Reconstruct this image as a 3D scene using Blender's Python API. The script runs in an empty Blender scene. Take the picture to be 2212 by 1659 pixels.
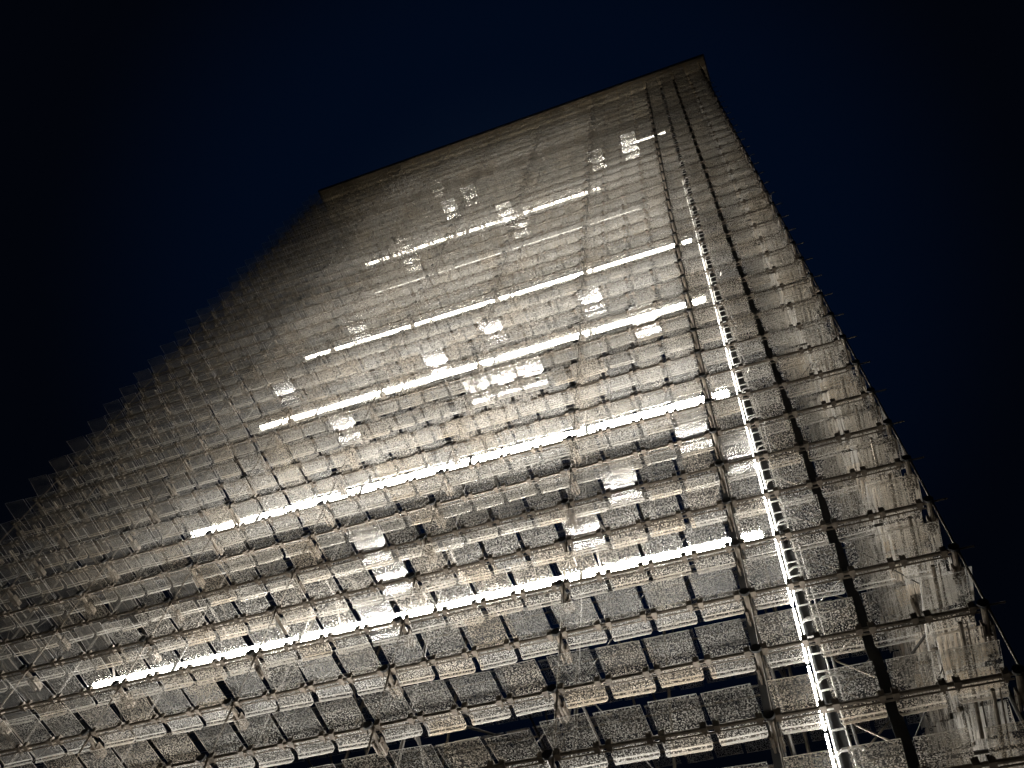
import bpy, math, random
from mathutils import Vector, Matrix

random.seed(7)
SC = bpy.context.scene
COL = SC.collection

# ------------------------------------------------------------------ camera
D = 8.0            # metres from the camera to the glazed front
EYE = 1.6
U = Vector((-0.93510072, 0.26428784, 0.23609019))   # leftwards along the front, in (right, down, forward)
V = Vector((0.09031457, -0.46647911, 0.87990938))   # up
N = Vector((0.34268049, 0.84412628, 0.41233591))    # into the building
right = Vector((-U.x, N.x, V.x)); down = Vector((-U.y, N.y, V.y)); fwd = Vector((-U.z, N.z, V.z))
cam_data = bpy.data.cameras.new('camera')
cam = bpy.data.objects.new('camera', cam_data); COL.objects.link(cam)
m = Matrix((right, -down, -fwd)).transposed().to_4x4()
m.translation = (0, 0, EYE)
cam.matrix_world = m
cam_data.sensor_width = 36.0
cam_data.lens = 32.66
cam_data.clip_start = 0.05
cam_data.clip_end = 2000
SC.camera = cam
F_PX = 2007.0 / 2212.0          # focal length in picture widths

# ------------------------------------------------------------------ night sky
W = bpy.data.worlds.new('World'); SC.world = W; W.use_nodes = True
nt = W.node_tree; nt.nodes.clear()
out = nt.nodes.new('ShaderNodeOutputWorld'); bg = nt.nodes.new('ShaderNodeBackground')
tc = nt.nodes.new('ShaderNodeTexCoord')
dot = nt.nodes.new('ShaderNodeVectorMath'); dot.operation = 'DOT_PRODUCT'
gd = (right * 40 + down * -150 + fwd * 2007).normalized()
dot.inputs[1].default_value = gd
ramp = nt.nodes.new('ShaderNodeValToRGB')
ramp.color_ramp.interpolation = 'EASE'
ramp.color_ramp.elements[0].position = 0.875; ramp.color_ramp.elements[0].color = (0.0006, 0.0012, 0.0030, 1)
ramp.color_ramp.elements[1].position = 0.99; ramp.color_ramp.elements[1].color = (0.0005, 0.0028, 0.0100, 1)
nt.links.new(tc.outputs['Generated'], dot.inputs[0])
nt.links.new(dot.outputs['Value'], ramp.inputs['Fac'])
nt.links.new(ramp.outputs['Color'], bg.inputs['Color'])
el = ramp.color_ramp.elements.new(1.0); el.color = (0.0022, 0.0055, 0.0150, 1)
ramp.color_ramp.elements[1].position = 0.965
bg.inputs['Strength'].default_value = 1.0
nt.links.new(bg.outputs['Background'], out.inputs['Surface'])

SC.view_settings.view_transform = 'Standard'
SC.view_settings.look = 'None'
SC.view_settings.exposure = 0.0
SC.view_settings.gamma = 1.0
SC.view_settings.use_curve_mapping = False
SC.render.engine = 'CYCLES'
cy = SC.cycles
cy.max_bounces = 4; cy.diffuse_bounces = 2; cy.glossy_bounces = 2; cy.transmission_bounces = 2
cy.transparent_max_bounces = 14
cy.sample_clamp_indirect = 4.0
cy.use_denoising = True
cy.use_adaptive_sampling = True
cy.adaptive_threshold = 0.02
cy.caustics_reflective = True

# ------------------------------------------------------------------ materials
def mat(name):
    mm = bpy.data.materials.new(name); mm.use_nodes = True
    t = mm.node_tree; t.nodes.clear()
    return mm, t, t.nodes.new('ShaderNodeOutputMaterial')

def metal(name, col, rough, metallic=0.6, var=0.5, scale=9.0):
    mm, t, o = mat(name)
    p = t.nodes.new('ShaderNodeBsdfPrincipled')
    no = t.nodes.new('ShaderNodeTexNoise'); no.inputs['Scale'].default_value = scale; no.inputs['Detail'].default_value = 5
    g = t.nodes.new('ShaderNodeNewGeometry'); t.links.new(g.outputs['Position'], no.inputs['Vector'])
    r = t.nodes.new('ShaderNodeValToRGB')
    r.color_ramp.elements[0].position = .35; r.color_ramp.elements[0].color = tuple(c * (1 - var) for c in col) + (1,)
    r.color_ramp.elements[1].position = .65; r.color_ramp.elements[1].color = tuple(col) + (1,)
    t.links.new(no.outputs['Fac'], r.inputs['Fac']); t.links.new(r.outputs['Color'], p.inputs['Base Color'])
    p.inputs['Roughness'].default_value = rough; p.inputs['Metallic'].default_value = metallic
    t.links.new(p.outputs['BSDF'], o.inputs['Surface'])
    return mm

def pane_material(name, clear=False, edge=False, streaked=False):
    """Rain-beaded sheet glass: see-through, scattering where the drops sit, glossy in between."""
    mm, t, o = mat(name)
    L = t.links.new; nd = t.nodes.new
    g = nd('ShaderNodeNewGeometry')
    # one value per pane, from the cell of the grid it sits in
    dv = nd('ShaderNodeVectorMath'); dv.operation = 'DIVIDE'; dv.inputs[1].default_value = (0.62, 0.62, 0.98)
    L(g.outputs['Position'], dv.inputs[0])
    fl = nd('ShaderNodeVectorMath'); fl.operation = 'FLOOR'; L(dv.outputs[0], fl.inputs[0])
    wn = nd('ShaderNodeTexWhiteNoise'); L(fl.outputs[0], wn.inputs['Vector'])
    # drops
    vo = nd('ShaderNodeTexVoronoi'); vo.inputs['Scale'].default_value = 38; vo.inputs['Randomness'].default_value = 1
    L(g.outputs['Position'], vo.inputs['Vector'])
    vo2 = nd('ShaderNodeTexVoronoi'); vo2.inputs['Scale'].default_value = 19
    L(g.outputs['Position'], vo2.inputs['Vector'])
    r1 = nd('ShaderNodeMapRange'); r1.inputs['From Min'].default_value = .26; r1.inputs['From Max'].default_value = .40
    r1.inputs['To Min'].default_value = 1; r1.inputs['To Max'].default_value = 0
    L(vo.outputs['Distance'], r1.inputs['Value'])
    r2 = nd('ShaderNodeMapRange'); r2.inputs['From Min'].default_value = .14; r2.inputs['From Max'].default_value = .22
    r2.inputs['To Min'].default_value = 1; r2.inputs['To Max'].default_value = 0
    L(vo2.outputs['Distance'], r2.inputs['Value'])
    mx = nd('ShaderNodeMath'); mx.operation = 'MAXIMUM'; L(r1.outputs[0], mx.inputs[0]); L(r2.outputs[0], mx.inputs[1])
    # patches where rain ran together, dirt
    no = nd('ShaderNodeTexNoise'); no.inputs['Scale'].default_value = 3.2; no.inputs['Detail'].default_value = 6; no.inputs['Roughness'].default_value = .65
    L(g.outputs['Position'], no.inputs['Vector'])
    dr = nd('ShaderNodeMapRange'); dr.inputs['From Min'].default_value = .38; dr.inputs['From Max'].default_value = .62
    dr.inputs['To Min'].default_value = .55; dr.inputs['To Max'].default_value = 1.0
    L(no.outputs['Fac'], dr.inputs['Value'])
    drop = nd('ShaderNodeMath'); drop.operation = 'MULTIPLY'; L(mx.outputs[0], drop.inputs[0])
    # drop scatter thins toward the far end, also imitating the light's fall-off
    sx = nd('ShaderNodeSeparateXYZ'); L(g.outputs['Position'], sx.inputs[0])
    far_fade = nd('ShaderNodeMapRange'); far_fade.inputs['From Min'].default_value = -14.5; far_fade.inputs['From Max'].default_value = -8.5
    far_fade.inputs['To Min'].default_value = .16; far_fade.inputs['To Max'].default_value = 1.0; L(sx.outputs['X'], far_fade.inputs['Value'])
    wet = nd('ShaderNodeMath'); wet.operation = 'MULTIPLY'; L(dr.outputs[0], wet.inputs[0]); L(far_fade.outputs[0], wet.inputs[1])
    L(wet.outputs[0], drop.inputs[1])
    if streaked:                                   # scattering streaks along the sheet, imitating bright edges of stacked panes
        mp = nd('ShaderNodeMapping'); mp.inputs['Scale'].default_value = (34, 1.1, 6)
        L(g.outputs['Position'], mp.inputs['Vector'])
        sn = nd('ShaderNodeTexNoise'); sn.inputs['Scale'].default_value = 1; sn.inputs['Detail'].default_value = 3; sn.inputs['Distortion'].default_value = .6
        L(mp.outputs[0], sn.inputs['Vector'])
        sr = nd('ShaderNodeMapRange'); sr.inputs['From Min'].default_value = .44; sr.inputs['From Max'].default_value = .58
        L(sn.outputs['Fac'], sr.inputs['Value'])
        mm2 = nd('ShaderNodeMath'); mm2.operation = 'MAXIMUM'; L(drop.outputs[0], mm2.inputs[0]); L(sr.outputs[0], mm2.inputs[1]); drop = mm2
    bump = nd('ShaderNodeBump'); bump.inputs['Strength'].default_value = .06 if clear else .9
    bump.inputs['Distance'].default_value = .004
    L(drop.outputs[0], bump.inputs['Height'])
    # colour of film and dirt
    cr = nd('ShaderNodeValToRGB')
    cr.color_ramp.elements[0].color = (.80, .75, .68, 1); cr.color_ramp.elements[1].color = (.97, .96, .93, 1)
    L(no.outputs['Fac'], cr.inputs['Fac'])
    tn = nd('ShaderNodeMix'); tn.data_type = 'RGBA'; tn.blend_type = 'MULTIPLY'
    tp = nd('ShaderNodeMath'); tp.operation = 'POWER'; tp.inputs[1].default_value = 3.0; L(wn.outputs['Value'], tp.inputs[0])
    L(tp.outputs[0], tn.inputs[0]); L(cr.outputs['Color'], tn.inputs[6]); tn.inputs[7].default_value = (.88, .79, .68, 1)
    tr = nd('ShaderNodeBsdfTransparent'); tr.inputs['Color'].default_value = (.95, .945, .93, 1)
    tl = nd('ShaderNodeBsdfTranslucent'); L(tn.outputs[2], tl.inputs['Color']); L(bump.outputs[0], tl.inputs['Normal'])
    df = nd('ShaderNodeBsdfDiffuse'); L(tn.outputs[2], df.inputs['Color']); L(bump.outputs[0], df.inputs['Normal'])
    sc = nd('ShaderNodeMixShader'); sc.inputs['Fac'].default_value = .45; L(tl.outputs[0], sc.inputs[1]); L(df.outputs[0], sc.inputs[2])
    # how much scatters
    amt = nd('ShaderNodeMapRange')
    if edge:
        amt.inputs['To Min'].default_value = .55; amt.inputs['To Max'].default_value = .85
    elif clear:
        amt.inputs['To Min'].default_value = .03; amt.inputs['To Max'].default_value = .18
    else:
        amt.inputs['To Min'].default_value = .035; amt.inputs['To Max'].default_value = .80
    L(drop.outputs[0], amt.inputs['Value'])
    pv = nd('ShaderNodeMapRange'); pv.inputs['To Min'].default_value = .62; pv.inputs['To Max'].default_value = 1.15
    L(wn.outputs['Value'], pv.inputs['Value'])
    am = nd('ShaderNodeMath'); am.operation = 'MULTIPLY'; am.use_clamp = True
    L(amt.outputs[0], am.inputs[0]); L(pv.outputs[0], am.inputs[1])
    fw = nd('ShaderNodeBsdfRefraction'); fw.inputs['IOR'].default_value = 1.02; fw.inputs['Roughness'].default_value = .4
    fw.inputs['Color'].default_value = (.95, .93, .88, 1); L(bump.outputs[0], fw.inputs['Normal'])
    fm = nd('ShaderNodeMixShader'); fm.inputs['Fac'].default_value = .12; L(sc.outputs[0], fm.inputs[1]); L(fw.outputs[0], fm.inputs[2]); sc = fm
    m1 = nd('ShaderNodeMixShader'); L(am.outputs[0], m1.inputs['Fac']); L(tr.outputs[0], m1.inputs[1]); L(sc.outputs[0], m1.inputs[2])
    gl = nd('ShaderNodeBsdfAnisotropic') if False else nd('ShaderNodeBsdfGlossy')
    gl.inputs['Roughness'].default_value = .16 if clear else .42
    L(bump.outputs[0], gl.inputs['Normal'])
    if clear:
        wv = nd('ShaderNodeTexNoise'); wv.inputs['Scale'].default_value = 4
        L(g.outputs['Position'], wv.inputs['Vector'])
        b2 = nd('ShaderNodeBump'); b2.inputs['Strength'].default_value = .08; b2.inputs['Distance'].default_value = .02
        L(wv.outputs['Fac'], b2.inputs['Height']); L(b2.outputs[0], bump.inputs['Normal'])
    # reflectance by angle, the same from either side of the sheet
    dn = nd('ShaderNodeVectorMath'); dn.operation = 'DOT_PRODUCT'
    L(g.outputs['Normal'], dn.inputs[0]); L(g.outputs['Incoming'], dn.inputs[1])
    ab = nd('ShaderNodeMath'); ab.operation = 'ABSOLUTE'; L(dn.outputs['Value'], ab.inputs[0])
    om = nd('ShaderNodeMath'); om.operation = 'SUBTRACT'; om.inputs[0].default_value = 1; L(ab.outputs[0], om.inputs[1])
    pw = nd('ShaderNodeMath'); pw.operation = 'POWER'; pw.inputs[1].default_value = 4; L(om.outputs[0], pw.inputs[0])
    fr = nd('ShaderNodeMapRange'); fr.inputs['To Min'].default_value = .16 if clear else .025; fr.inputs['To Max'].default_value = .8 if clear else .5
    L(pw.outputs[0], fr.inputs['Value'])
    m2 = nd('ShaderNodeMixShader'); L(fr.outputs[0], m2.inputs['Fac']); L(m1.outputs[0], m2.inputs[1]); L(gl.outputs[0], m2.inputs[2])
    L(m2.outputs[0], o.inputs['Surface'])
    return mm

def lamp_material(name, strength, col=(1, .965, .90)):
    mm, t, o = mat(name)
    e = t.nodes.new('ShaderNodeEmission'); e.inputs['Color'].default_value = (*col, 1); e.inputs['Strength'].default_value = strength
    t.links.new(e.outputs[0], o.inputs['Surface'])
    return mm

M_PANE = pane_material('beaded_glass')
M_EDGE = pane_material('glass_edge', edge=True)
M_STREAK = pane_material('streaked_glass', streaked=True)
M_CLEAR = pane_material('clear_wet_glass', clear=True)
M_STEEL = metal('galvanised_steel', (.26, .225, .18), .42)
M_DARK = metal('dark_steel', (.16, .13, .10), .5, .4)
M_BRACE = metal('painted_tube', (.055, .048, .040), .6, .1)
M_BLACK = metal('black_rubber_cap', (.012, .012, .012), .7, 0)
M_ROOF = metal('roof_soffit_sheet', (.34, .27, .17), .55, .2, .45, 1.2)
M_LADDER = metal('ladder_steel', (.72, .70, .66), .3, .3, .2)
M_PAVE = metal('paving', (.07, .065, .06), .85, 0, .4, 1.5)
M_LAMP = {s: lamp_material('lamp_%d' % i, s) for i, s in enumerate((280.0, 200.0, 120.0, 60.0, 30.0, 12.0, 3.0))}
M_LAMP[18.0] = lamp_material('added_warm_lamp', 18.0, (1, .72, .45))  # for the tube rows added to warm and brighten the top

# ------------------------------------------------------------------ mesh helpers
class MB:
    def __init__(s): s.v = []; s.f = []; s.mi = []
    def add(s, v, f, mi=0):
        b = len(s.v); s.v += [tuple(p) for p in v]; s.f += [tuple(b + i for i in q) for q in f]
        s.mi += (mi if isinstance(mi, list) else [mi] * len(f))
    def box(s, lo, hi, mi=0):
        x0, y0, z0 = lo; x1, y1, z1 = hi
        s.add([(x0,y0,z0),(x1,y0,z0),(x1,y1,z0),(x0,y1,z0),(x0,y0,z1),(x1,y0,z1),(x1,y1,z1),(x0,y1,z1)],
              [(0,3,2,1),(4,5,6,7),(0,1,5,4),(1,2,6,5),(2,3,7,6),(3,0,4,7)], mi)
    def tube(s, a, b, r, n=8, mi=0, cap=True):
        a = Vector(a); b = Vector(b); d = (b - a).normalized()
        h = Vector((0, 0, 1)) if abs(d.z) < .9 else Vector((1, 0, 0))
        u = d.cross(h).normalized(); w = d.cross(u)
        vs = [p + (u * math.cos(2*math.pi*i/n) + w * math.sin(2*math.pi*i/n)) * r for p in (a, b) for i in range(n)]
        fs = [(i, (i+1) % n, n + (i+1) % n, n + i) for i in range(n)]
        if cap: fs += [tuple(reversed(range(n))), tuple(range(n, 2*n))]
        s.add(vs, fs, mi)
    def path(s, pts, r, n=6, mi=0):
        for p, q in zip(pts[:-1], pts[1:]): s.tube(p, q, r, n, mi)
    def mesh(s, name, mats):
        me = bpy.data.meshes.new(name); me.from_pydata(s.v, [], s.f)
        for mm in (mats if isinstance(mats, (list, tuple)) else [mats]): me.materials.append(mm)
        me.polygons.foreach_set('material_index', s.mi)
        me.update(); return me

def link(name, me, parent=None, loc=(0, 0, 0), rot=(0, 0, 0), label=None, kind=None, scale=None):
    o = bpy.data.objects.new(name, me); COL.objects.link(o)
    o.location = loc; o.rotation_euler = rot; o.parent = parent
    if scale: o.scale = scale
    if label: o['label'] = label
    if kind: o['kind'] = kind
    return o

def proj(p):
    d = Vector(p) - Vector((0, 0, EYE))
    z = d.dot(fwd)
    if z < .1: return None
    return (0.5 + F_PX * d.dot(right) / z, 0.5 + F_PX * d.dot(down) / z / 0.75, z)

# ------------------------------------------------------------------ grid of the tower
XR = 0.222 * D                      # right end of the rails
PITCH = 0.0773 * D
X0 = 0.220 * D                      # right edge of the first pane cell
NP = 31                             # panes along a front rail
XL = X0 - NP * PITCH
BAY = 4 * PITCH
YF = D                              # front rail line
DEPTH = 0.86 * D
YB = YF + DEPTH
STEP = 0.1224 * D
def row_z(k): return EYE + (0.9110 + 0.1224 * k) * D
K0, K1 = -6, 36
ZTOP = EYE + 5.57 * D
XS = 0.188 * D                      # rail line of the right side wall
NSIDE = 11
SP = DEPTH * 0.98 / NSIDE

# ------------------------------------------------------------------ setting
g = MB(); g.add([(-1500,-1500,0),(1500,-1500,0),(1500,1500,0),(-1500,1500,0)], [(0,1,2,3)])
gr = link('ground', g.mesh('ground', M_PAVE), kind='structure')

tower = bpy.data.objects.new('glass_tower', None); COL.objects.link(tower)
tower.location = (0, 0, 0)
tower['label'] = 'tall scaffold tower hung with rows of rain-wet glass panes and glowing light tubes'
tower['category'] = 'tower'

# roof
g = MB(); ov = .033 * D
g.box((XL - .05, YF - ov, ZTOP), (.259 * D, YB + ov, ZTOP + .10), 0)
roof = link('roof', g.mesh('roof', M_ROOF), tower)
g = MB(); a = .012
fx0, fx1, fy0, fy1 = XL - .05, .259 * D, YF - ov, YB + ov
zf0, zf1 = ZTOP - .05, ZTOP + .20
g.box((fx0 - .05, fy0 - .05, zf0), (fx1 + .05, fy0 - .003, zf1)); g.box((fx0 - .05, fy1 + .003, zf0), (fx1 + .05, fy1 + .05, zf1))
g.box((fx0 - .05, fy0, zf0), (fx0 - .003, fy1, zf1)); g.box((fx1 + .003, fy0, zf0), (fx1 + .05, fy1, zf1))
link('roof_edging', g.mesh('roof_edging', M_BLACK), roof)
for i in range(9):
    x = X0 - i * BAY + .02
    g = MB(); g.box((x - .05, YF + .25, ZTOP - .13), (x + .05, YB - .25, ZTOP - .004))
    link('roof_beam', g.mesh('roof_beam', M_ROOF), roof)

# ------------------------------------------------------------------ panes
PW = .0665 * D
PP = .0755 * D          # panes stand a little closer within a bay than the bays' own division
def pane_x(j): return X0 - (j // 4) * BAY - BAY / 2 - (j % 4 - 1.5) * PP
def pane_mesh(name, mats, front=.46, back=.24, seed=0):
    """Sheet with a downward rolled inner lip; origin on the rail."""
    t = .012; w = PW / 2
    prof = [(-front, 0), (-front * .33, -.001), (back * .4, 0), (back, 0)]
    R = .034
    for i in range(1, 5):
        an = i / 4 * math.pi / 2
        prof.append((back + R * math.sin(an), -R * (1 - math.cos(an))))
    prof.append((back + R, -R - .030))
    n = len(prof); v = []; f = []; mi = []
    inset = [0] * (n - 2) + [.004, .022]
    # normals of the profile
    for sgn in (0, 1):
        for i, (y, z) in enumerate(prof):
            p = prof[max(0, i-1)]; q = prof[min(n-1, i+1)]
            d = Vector((q[0]-p[0], q[1]-p[1])).normalized(); nn = Vector((-d.y, d.x))
            yy, zz = y + nn.x * t * sgn, z + nn.y * t * sgn
            for sx in (-1, 1): v.append((sx * (w - inset[i]), yy, zz))
    B = 2 * n
    for i in range(n - 1):
        a = 2*i
        lip = 1 if i in (4, 7) else 0
        f.append((a, a+2, a+3, a+1)); mi.append(lip)
        f.append((B+a, B+a+1, B+a+3, B+a+2)); mi.append(lip)
        f.append((a, B+a, B+a+2, a+2)); mi.append(1)
        f.append((a+1, a+3, B+a+3, B+a+1)); mi.append(1)
    f.append((0, 1, B+1, B)); mi.append(1)
    f.append((2*n-2, B+2*n-2, B+2*n-1, 2*n-1)); mi.append(1)
    mb = MB(); mb.add(v, f, mi)
    me = mb.mesh(name, mats)
    return me
ME_PANE = pane_mesh('pane', [M_PANE, M_EDGE])
ME_SIDE = pane_mesh('side_pane', [M_STREAK, M_EDGE])
ME_CLEAR = pane_mesh('clear_pane', [M_CLEAR, M_EDGE])

TZ = .20            # the light tubes hang this far (in D) behind the front
# (height as seen on the front, strength, first and last tube)
ROWS = [(.79, 120.0, 0, 8), (1.295, 280.0, 0, 9), (1.80, 200.0, 0, 9), (2.325, 120.0, 0, 9), (2.80, 120.0, 0, 9),  # lowest row is invented, out of view, and lights the bottom panes
        (3.26, 3.0, 1, 8), (3.713, 60.0, 2, 9), (4.253, 12.0, 0, 1), (4.80, 18.0, 0, 8), (5.12, 18.0, 0, 9)]  # top two rows are added to light the soffit
# panes that throw the tubes back as a bright flash: (across, up) on the front in units of D
FL_PX = [(800,1335),(845,1240),(805,1172),(1255,1140),(1340,1025),(1490,912),(1575,965),(760,925),(545,805),(640,825),(350,1065),
         (388,1265),(205,1400),(1040,828),(1085,812),(1155,808),(783,708),(950,780),(1390,683),(1280,652),(1363,330),(1363,312),(1293,352),
         (740,527),(965,457),(1105,450),(1138,475),(855,545),(940,410),(1000,435),(268,1290),(575,713),(880,565),(1060,706)]
flash = set()
for px, py in FL_PX:
    r = Vector((px - 1106, py - 829.5, 2007.0))
    nn = r.dot(N); a = r.dot(U) / nn; h = r.dot(V) / nn
    k = round((h * .985 - .9110) / .1224)
    j = int((X0 + a * D * .985) / PITCH)
    if K0 <= k <= K1 and 0 <= j < NP: flash.add((k, j))

panes = []      # (matrix, flash?)
for k in range(K0, K1 + 1):
    z = row_z(k)
    for j in range(NP):
        x = pane_x(j)
        a = -x / D
        tilt = random.gauss(-.5, 1.8); yaw = random.gauss(0, .8); roll = random.gauss(0, .6)
        if j >= NP - 3: yaw += random.gauss(0, 1.6); tilt += random.gauss(0, 2.5); roll += random.gauss(0, 1)
        if random.random() < .06: tilt += random.choice((-6, 5))
        sy = 1.0 + max(0, a) * .10 + random.uniform(-.03, .03)
        fl = (k, j) in flash
        if fl:
            h = (z - EYE) / D
            hm = h * (1 - TZ)                      # where a level pane would look
            zt = min((abs(r[0] * (1 + TZ) - hm), r[0] * (1 + TZ)) for r in ROWS if r[1] > 100 and r[0] * (1 + TZ) < h - .1 or r[0] < .8)[1]
            tgt = Vector((TZ * D, EYE + zt * D - z)).normalized()
            din = Vector((1, h)).normalized()
            nrm = (tgt - din).normalized()         # points down
            tilt = math.degrees(math.atan2(nrm.x, -nrm.y)); tilt = max(-14, min(14, tilt)); yaw = roll = 0
        M = Matrix.Translation((x + random.uniform(-.006, .006), YF + random.uniform(-.03, .02), z + .035 + random.uniform(-.004, .004))) @ \
            Matrix.Rotation(math.radians(yaw), 4, 'Z') @ Matrix.Rotation(math.radians(tilt), 4, 'X') @ Matrix.Rotation(math.radians(roll), 4, 'Y') @ \
            Matrix.Diagonal((.91 if j < 4 else 1, sy, 1, 1))
        panes.append((M, fl))
        # rear wall
        x = pane_x(j)
        M = Matrix.Translation((x, YB, z + .035)) @ Matrix.Rotation(math.pi + math.radians(random.gauss(0, .8)), 4, 'Z') @ Matrix.Rotation(math.radians(random.gauss(0, 1.5)), 4, 'X')
        panes.append((M, False))
    for j in range(NSIDE):
        y = YF + .30 + (j + .5) * SP
        gone = random.random() < .10
        M = Matrix.Translation((XS + random.uniform(-.05, .05), y, z + .035)) @ Matrix.Rotation(math.pi/2 + math.radians(random.gauss(0, 3)), 4, 'Z') @ \
            Matrix.Rotation(math.radians(random.gauss(0, 6)), 4, 'X') @ Matrix.Diagonal((1, .85, 1, 1))
        if not gone: panes.append((M, 'side'))
        M = Matrix.Translation((XL + .45, y, z + .035)) @ Matrix.Rotation(-math.pi/2 + math.radians(random.gauss(0, 1.2)), 4, 'Z') @ \
            Matrix.Rotation(math.radians(random.gauss(0, 2.0)), 4, 'X') @ Matrix.Diagonal((1, .85, 1, 1))
        panes.append((M, False))

def shown_size(M):
    c = [proj(M @ Vector(p)) for p in ((-PW/2, -.42, 0), (PW/2, -.42, 0), (PW/2, .3, 0), (-PW/2, .3, 0))]
    if any(q is None for q in c): return 0
    if not any(0 < q[0] < 1 and 0 < q[1] < 1 for q in c): return 0
    ar = 0
    for i in range(4):
        a, b = c[i], c[(i+1) % 4]; ar += a[0]*b[1]*.75 - b[0]*a[1]*.75
    s = abs(ar)
    if M.translation.y > YF + 1: s *= .2        # behind the front sheet
    return s

order = sorted(range(len(panes)), key=lambda i: -shown_size(panes[i][0]))
single = set(order[:300])
rest = MB(); rest_clear = MB()
def append_mesh(mb, me, M, off=0):
    mb.add([M @ v.co for v in me.vertices], [tuple(p.vertices) for p in me.polygons], [p.material_index + off for p in me.polygons])
for i, (M, fl) in enumerate(panes):
    if i in single:
        o = bpy.data.objects.new('glass_pane', (ME_SIDE if fl == 'side' else ME_CLEAR) if fl else ME_PANE); COL.objects.link(o)
        o.parent = tower; o.matrix_world = M
        if fl is True: o['label'] = 'clear pane flashing white with the reflection of a light tube'
    else:
        me = ME_CLEAR if fl else ME_PANE
        rest.add([M @ v.co for v in me.vertices], [tuple(p.vertices) for p in me.polygons],
                 [(p.material_index if p.material_index else (3 if fl == 'side' else 2 if fl else 0)) for p in me.polygons])
link('glass_pane', rest.mesh('glass_panes_far', [M_PANE, M_EDGE, M_CLEAR, M_STREAK]), tower, kind='stuff')

# ------------------------------------------------------------------ rails with their clamps
RX0, RX1 = XL - .03, XR + .06
g = MB()
g.tube((RX0, 0, 0), (RX1, 0, 0), .024, 8)
g.tube((RX0 + .1, .075, .0), (RX1 - .1, .075, .0), .011, 6)
g.tube((RX1, 0, .0), (RX1 + .17, 0, .0), .012, 5)
ME_RAIL = g.mesh('rail', M_DARK)
g = MB()
for j in range(NP):
    for s in (-1, 1):
        x = pane_x(j) + s * (PW / 2 - .035)
        g.box((x - .035, -.045, -.034), (x + .035, .035, .06))
        g.box((x - .012, .036, -.02), (x + .012, .10, .056))
ME_CLAMP = g.mesh('clamps', M_DARK)
g = MB()
g.tube((RX0, 0, 0), (RX1, 0, 0), .022, 6)
ME_BACKRAIL = g.mesh('back_rail', M_STEEL)
g = MB()
g.tube((0, YF + .12, 0), (0, YB - .12, 0), .024, 6)
g.tube((.07, YF + .12, 0), (.07, YB - .12, 0), .010, 5)
ME_SIDERAIL = g.mesh('side_rail', M_STEEL)
for k in range(K0, K1 + 1):
    z = row_z(k)
    r = link('rail', ME_RAIL, tower, (0, YF, z))
    link('pane_clamp', ME_CLAMP, r, kind='stuff')
    link('rail', ME_BACKRAIL, tower, (0, YB, z))
    link('rail', ME_SIDERAIL, tower, (XS, 0, z - .05))
    link('rail', ME_SIDERAIL, tower, (XL + .45, 0, z - .05))

# ------------------------------------------------------------------ outriggers: short tubes that carry the rails
g = MB()
g.tube((0, -.075, 0), (0, .34, 0), .036, 10)
g.box((-.062, .18, -.06), (-.040, .42, .045)); g.box((.040, .18, -.06), (.062, .42, .045))
g.tube((-.075, .24, -.01), (.075, .24, -.01), .014, 6)
g.tube((-.075, .37, -.01), (.075, .37, -.01), .014, 6)
g.tube((0, .34, -.02), (0, .46, -.02), .018, 6)
ME_OUT = g.mesh('outrigger', M_DARK)
g = MB(); g.tube((0, -.105, 0), (0, -.072, 0), .062, 12)
ME_CAP = g.mesh('end_cap', M_BLACK)
NPOST = 9
xp = [X0 - i * BAY + .01 for i in range(NPOST)]
xp[8] = XL + .02
cands = []
for k in range(K0, K1 + 1):
    for x in xp:
        p = proj((x, YF, row_z(k)))
        sz = 1 / p[2] if p and -.02 < p[0] < 1.02 and -.02 < p[1] < 1.02 else 0
        cands.append((sz, x, row_z(k) - .055))
cands.sort(key=lambda c: -c[0])
far_o = MB(); far_c = MB()
for i, (sz, x, z) in enumerate(cands):
    if i < 300 and sz > 0:
        o = link('outrigger', ME_OUT, tower, (x, YF, z)); link('end_cap', ME_CAP, o)
    else:
        T = Matrix.Translation((x, YF, z))
        append_mesh(far_o, ME_OUT, T); append_mesh(far_o, ME_CAP, T, 1)
link('outrigger', far_o.mesh('outriggers_far', [M_DARK, M_BLACK]), tower, kind='stuff')

# ------------------------------------------------------------------ posts, bracing
YI = YF + .80
for x in xp:
    g = MB(); g.tube((0, 0, 0), (0, 0, ZTOP), .016, 7)
    link('post', g.mesh('post', M_DARK), tower, (x + .045, YF - .01, 0))
    g = MB(); g.tube((0, 0, 0), (0, 0, ZTOP), .030, 8)
    link('post', g.mesh('post', M_BRACE), tower, (x, YI, 0))
    g = MB(); g.tube((0, 0, 0), (0, 0, ZTOP), .035, 8)
    link('post', g.mesh('post', M_STEEL), tower, (x, YB - .5, 0))
for y in (YF + DEPTH * .36, YF + DEPTH * .68):
    g = MB(); g.tube((0, 0, 0), (0, 0, ZTOP), .032, 8)
    link('post', g.mesh('post', M_STEEL), tower, (XS - .05, y, 0))
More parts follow.
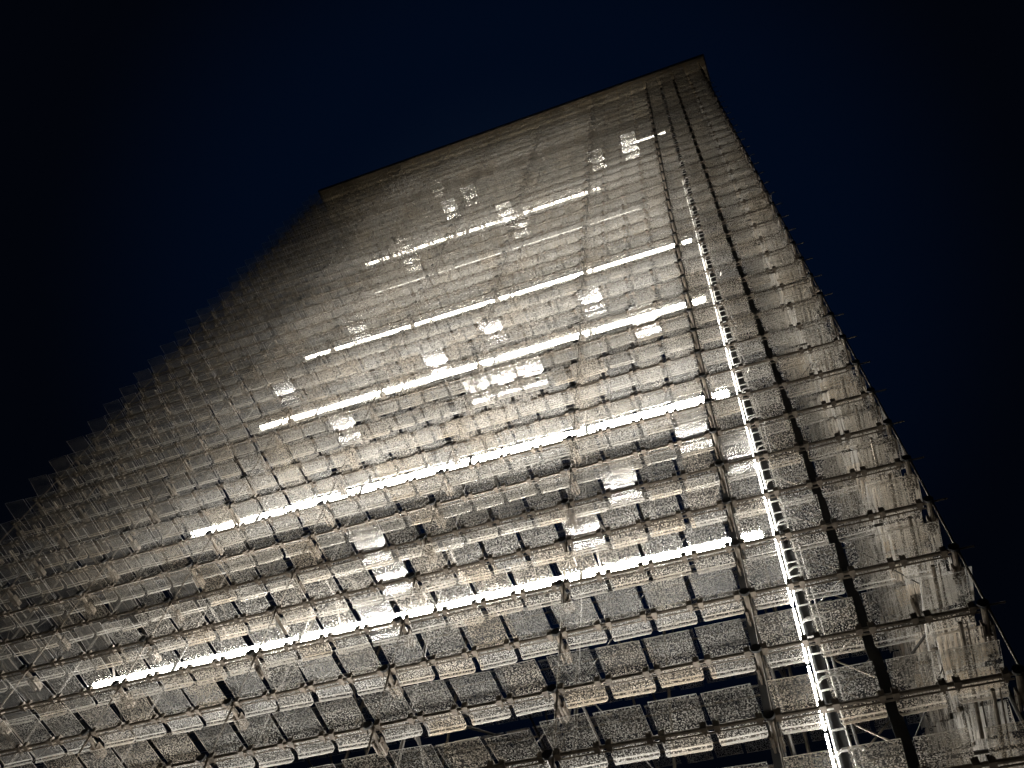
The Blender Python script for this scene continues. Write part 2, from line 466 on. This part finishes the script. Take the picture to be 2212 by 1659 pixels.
# diagonal braces
def brace(a, b, r=.017, mm=M_BRACE, name='brace'):
    a = Vector(a); b = Vector(b)
    g = MB(); g.tube((0, 0, 0), b - a, r, 6)
    return link(name, g.mesh(name, mm), tower, a)
for i in range(NPOST - 1):
    for q, k in enumerate(range(K0, K1 - 1, 4)):
        xa, xb = xp[i], xp[i+1]
        if (q + i) % 2: xa, xb = xb, xa
        brace((xa, YI + .05, row_z(k) - .1), (xb, YI + .05, row_z(min(k + 4, K1)) - .1), .009)
        if i % 2 == q % 2:
            brace((xa, YI, row_z(k) + .2), (xb, YB - .5, row_z(min(k + 2, K1)) + .2), .02)
for i in range(NPOST):
    for q, k in enumerate(range(K0, K1 - 1, 4)):
        ya, yb = (YI, YB - .5) if (q + i) % 2 else (YB - .5, YI)
        brace((xp[i] + .04, ya, row_z(k)), (xp[i] + .04, yb, row_z(min(k + 4, K1))), .022)
        brace((xp[i] - .04, YI, row_z(k) - .15), (xp[i] - .04, YB - .5, row_z(k) - .15), .022, name='cross_tube')
for k in range(K0, K1, 2):
    brace((xp[-1], YI, row_z(k) - .2), (xp[0], YI, row_z(k) - .2), .022, name='cross_tube')

# lattice mast behind the two right-hand bays
mx0, mx1, my0, my1 = .10, .62, YF + 1.0, YF + 1.55
mast = bpy.data.objects.new('lattice_mast', None); COL.objects.link(mast); mast.parent = tower
for (x, y) in ((mx0, my0), (mx1, my0), (mx0, my1), (mx1, my1)):
    g = MB(); g.tube((x, y, 0), (x, y, ZTOP - .2), .018, 7)
    link('chord', g.mesh('chord', M_BRACE), mast)
g = MB(); zz = 5.0; st = .5; i = 0
while zz < ZTOP - 1:
    a = (mx0, mx1) if i % 2 else (mx1, mx0)
    g.tube((a[0], my0, zz), (a[1], my0, zz + st), .013, 5); g.tube((a[0], my1, zz), (a[1], my1, zz + st), .013, 5)
    b = (my0, my1) if i % 2 else (my1, my0)
    g.tube((mx0, b[0], zz), (mx0, b[1], zz + st), .013, 5); g.tube((mx1, b[0], zz), (mx1, b[1], zz + st), .013, 5)
    zz += st; i += 1
link('lacing', g.mesh('lacing', M_STEEL), mast, kind='stuff')
# black strip added behind a pane gap to make the seam dark
g = MB(); g.box((.47, YF + .31, 0), (.61, YF + .34, ZTOP - .02))
link('dark_seam_strip', g.mesh('dark_seam_strip', M_BLACK), tower)


g = MB(); g.box((xp[1] - .10, YF + .46, 0), (xp[1] + .04, YF + .50, ZTOP - .02))
link('dark_gap_strip', g.mesh('dark_gap_strip', M_BLACK), tower)  # added black strip that darkens the gap at the post


g = MB(); g.box((-.127, YF + .44, 0), (.0, YF + .47, ZTOP - .02))
link('dark_gap_strip', g.mesh('dark_gap_strip', M_BLACK), tower)  # added black strip that darkens the gap beside the ladder

# ------------------------------------------------------------------ light tubes
TL = (1.40 - .040) * D * (1 + TZ) / 9
ME_TUBE = {}
for s, mm in M_LAMP.items():
    g = MB(); g.tube((-TL/2 + .02, 0, 0), (TL/2 - .02, 0, 0), .033, 6, 0)
    g.tube((-TL/2 + .001, 0, 0), (-TL/2 + .019, 0, 0), .03, 6, 1); g.tube((TL/2 - .019, 0, 0), (TL/2 - .001, 0, 0), .03, 6, 1)
    ME_TUBE[s] = g.mesh('light_tube', [mm, M_STEEL])
g = MB(); x = TL / 2 - .004
g.box((-x, .045, -.15), (x, .060, .15)); g.box((-x, .061, -.02), (x, .10, .02))
ME_SHIELD = g.mesh('added_shield', M_LADDER)  # added plate that keeps tube light off the rear wall
for h, s, n0, n1 in ROWS:
    x = -.040 * D * (1 + TZ)
    for i in range(n0, n1):
        si = s if i < 7 or s < 100 else {280.0: 120.0, 200.0: 60.0, 120.0: 60.0}[s]      # the far tubes burn lower
        o = link('light_tube', ME_TUBE[si], tower, (x - (i + .5) * TL, YF + TZ * D, EYE + h * (1 + TZ) * D), (0, random.uniform(-.006, .006), 0))
        link('added_shield', ME_SHIELD, o)

# upright light strip and ladder beside it
LX, LY = -.195, YF + .33
for k in range(K0, 22):
    g = MB(); g.tube((0, 0, 0), (0, 0, STEP - .06), .013, 6)
    link('light_strip', g.mesh('light_strip', M_LAMP[60.0 if k < 5 else 30.0 if k < 11 else 12.0 if k < 16 else 3.0]), tower, (LX, LY, row_z(k)))
ladder = bpy.data.objects.new('ladder', None); COL.objects.link(ladder); ladder.parent = tower
for dx in (.055, .215):
    g = MB(); g.tube((LX + dx, LY + .05, 0), (LX + dx, LY + .05, ZTOP - .3), .014, 6)
    link('stile', g.mesh('stile', M_LADDER), ladder)
g = MB(); g.path([(0, 0, 0), (.02, -.03, 0), (.14, -.03, 0), (.16, 0, 0)], .011, 6)
ME_RUNG = g.mesh('rung', M_LADDER)
z = 3.0; i = 0
while z < ZTOP - .5 and i < 150:
    link('rung', ME_RUNG, ladder, (LX + .055, LY + .05, z)); z += .28; i += 1
g = MB(); g.path([(0, 0, 0), (.10, -.09, 0), (.24, -.09, 0), (.30, 0, .05), (.30, .12, .12)], .015, 6)
ME_HOOP = g.mesh('hoop', M_LADDER)
for k in range(K0, 24):
    link('hand_hoop', ME_HOOP, ladder, (LX + .03, LY, row_z(k) + .62), (0, 0, random.uniform(-.3, .3)))
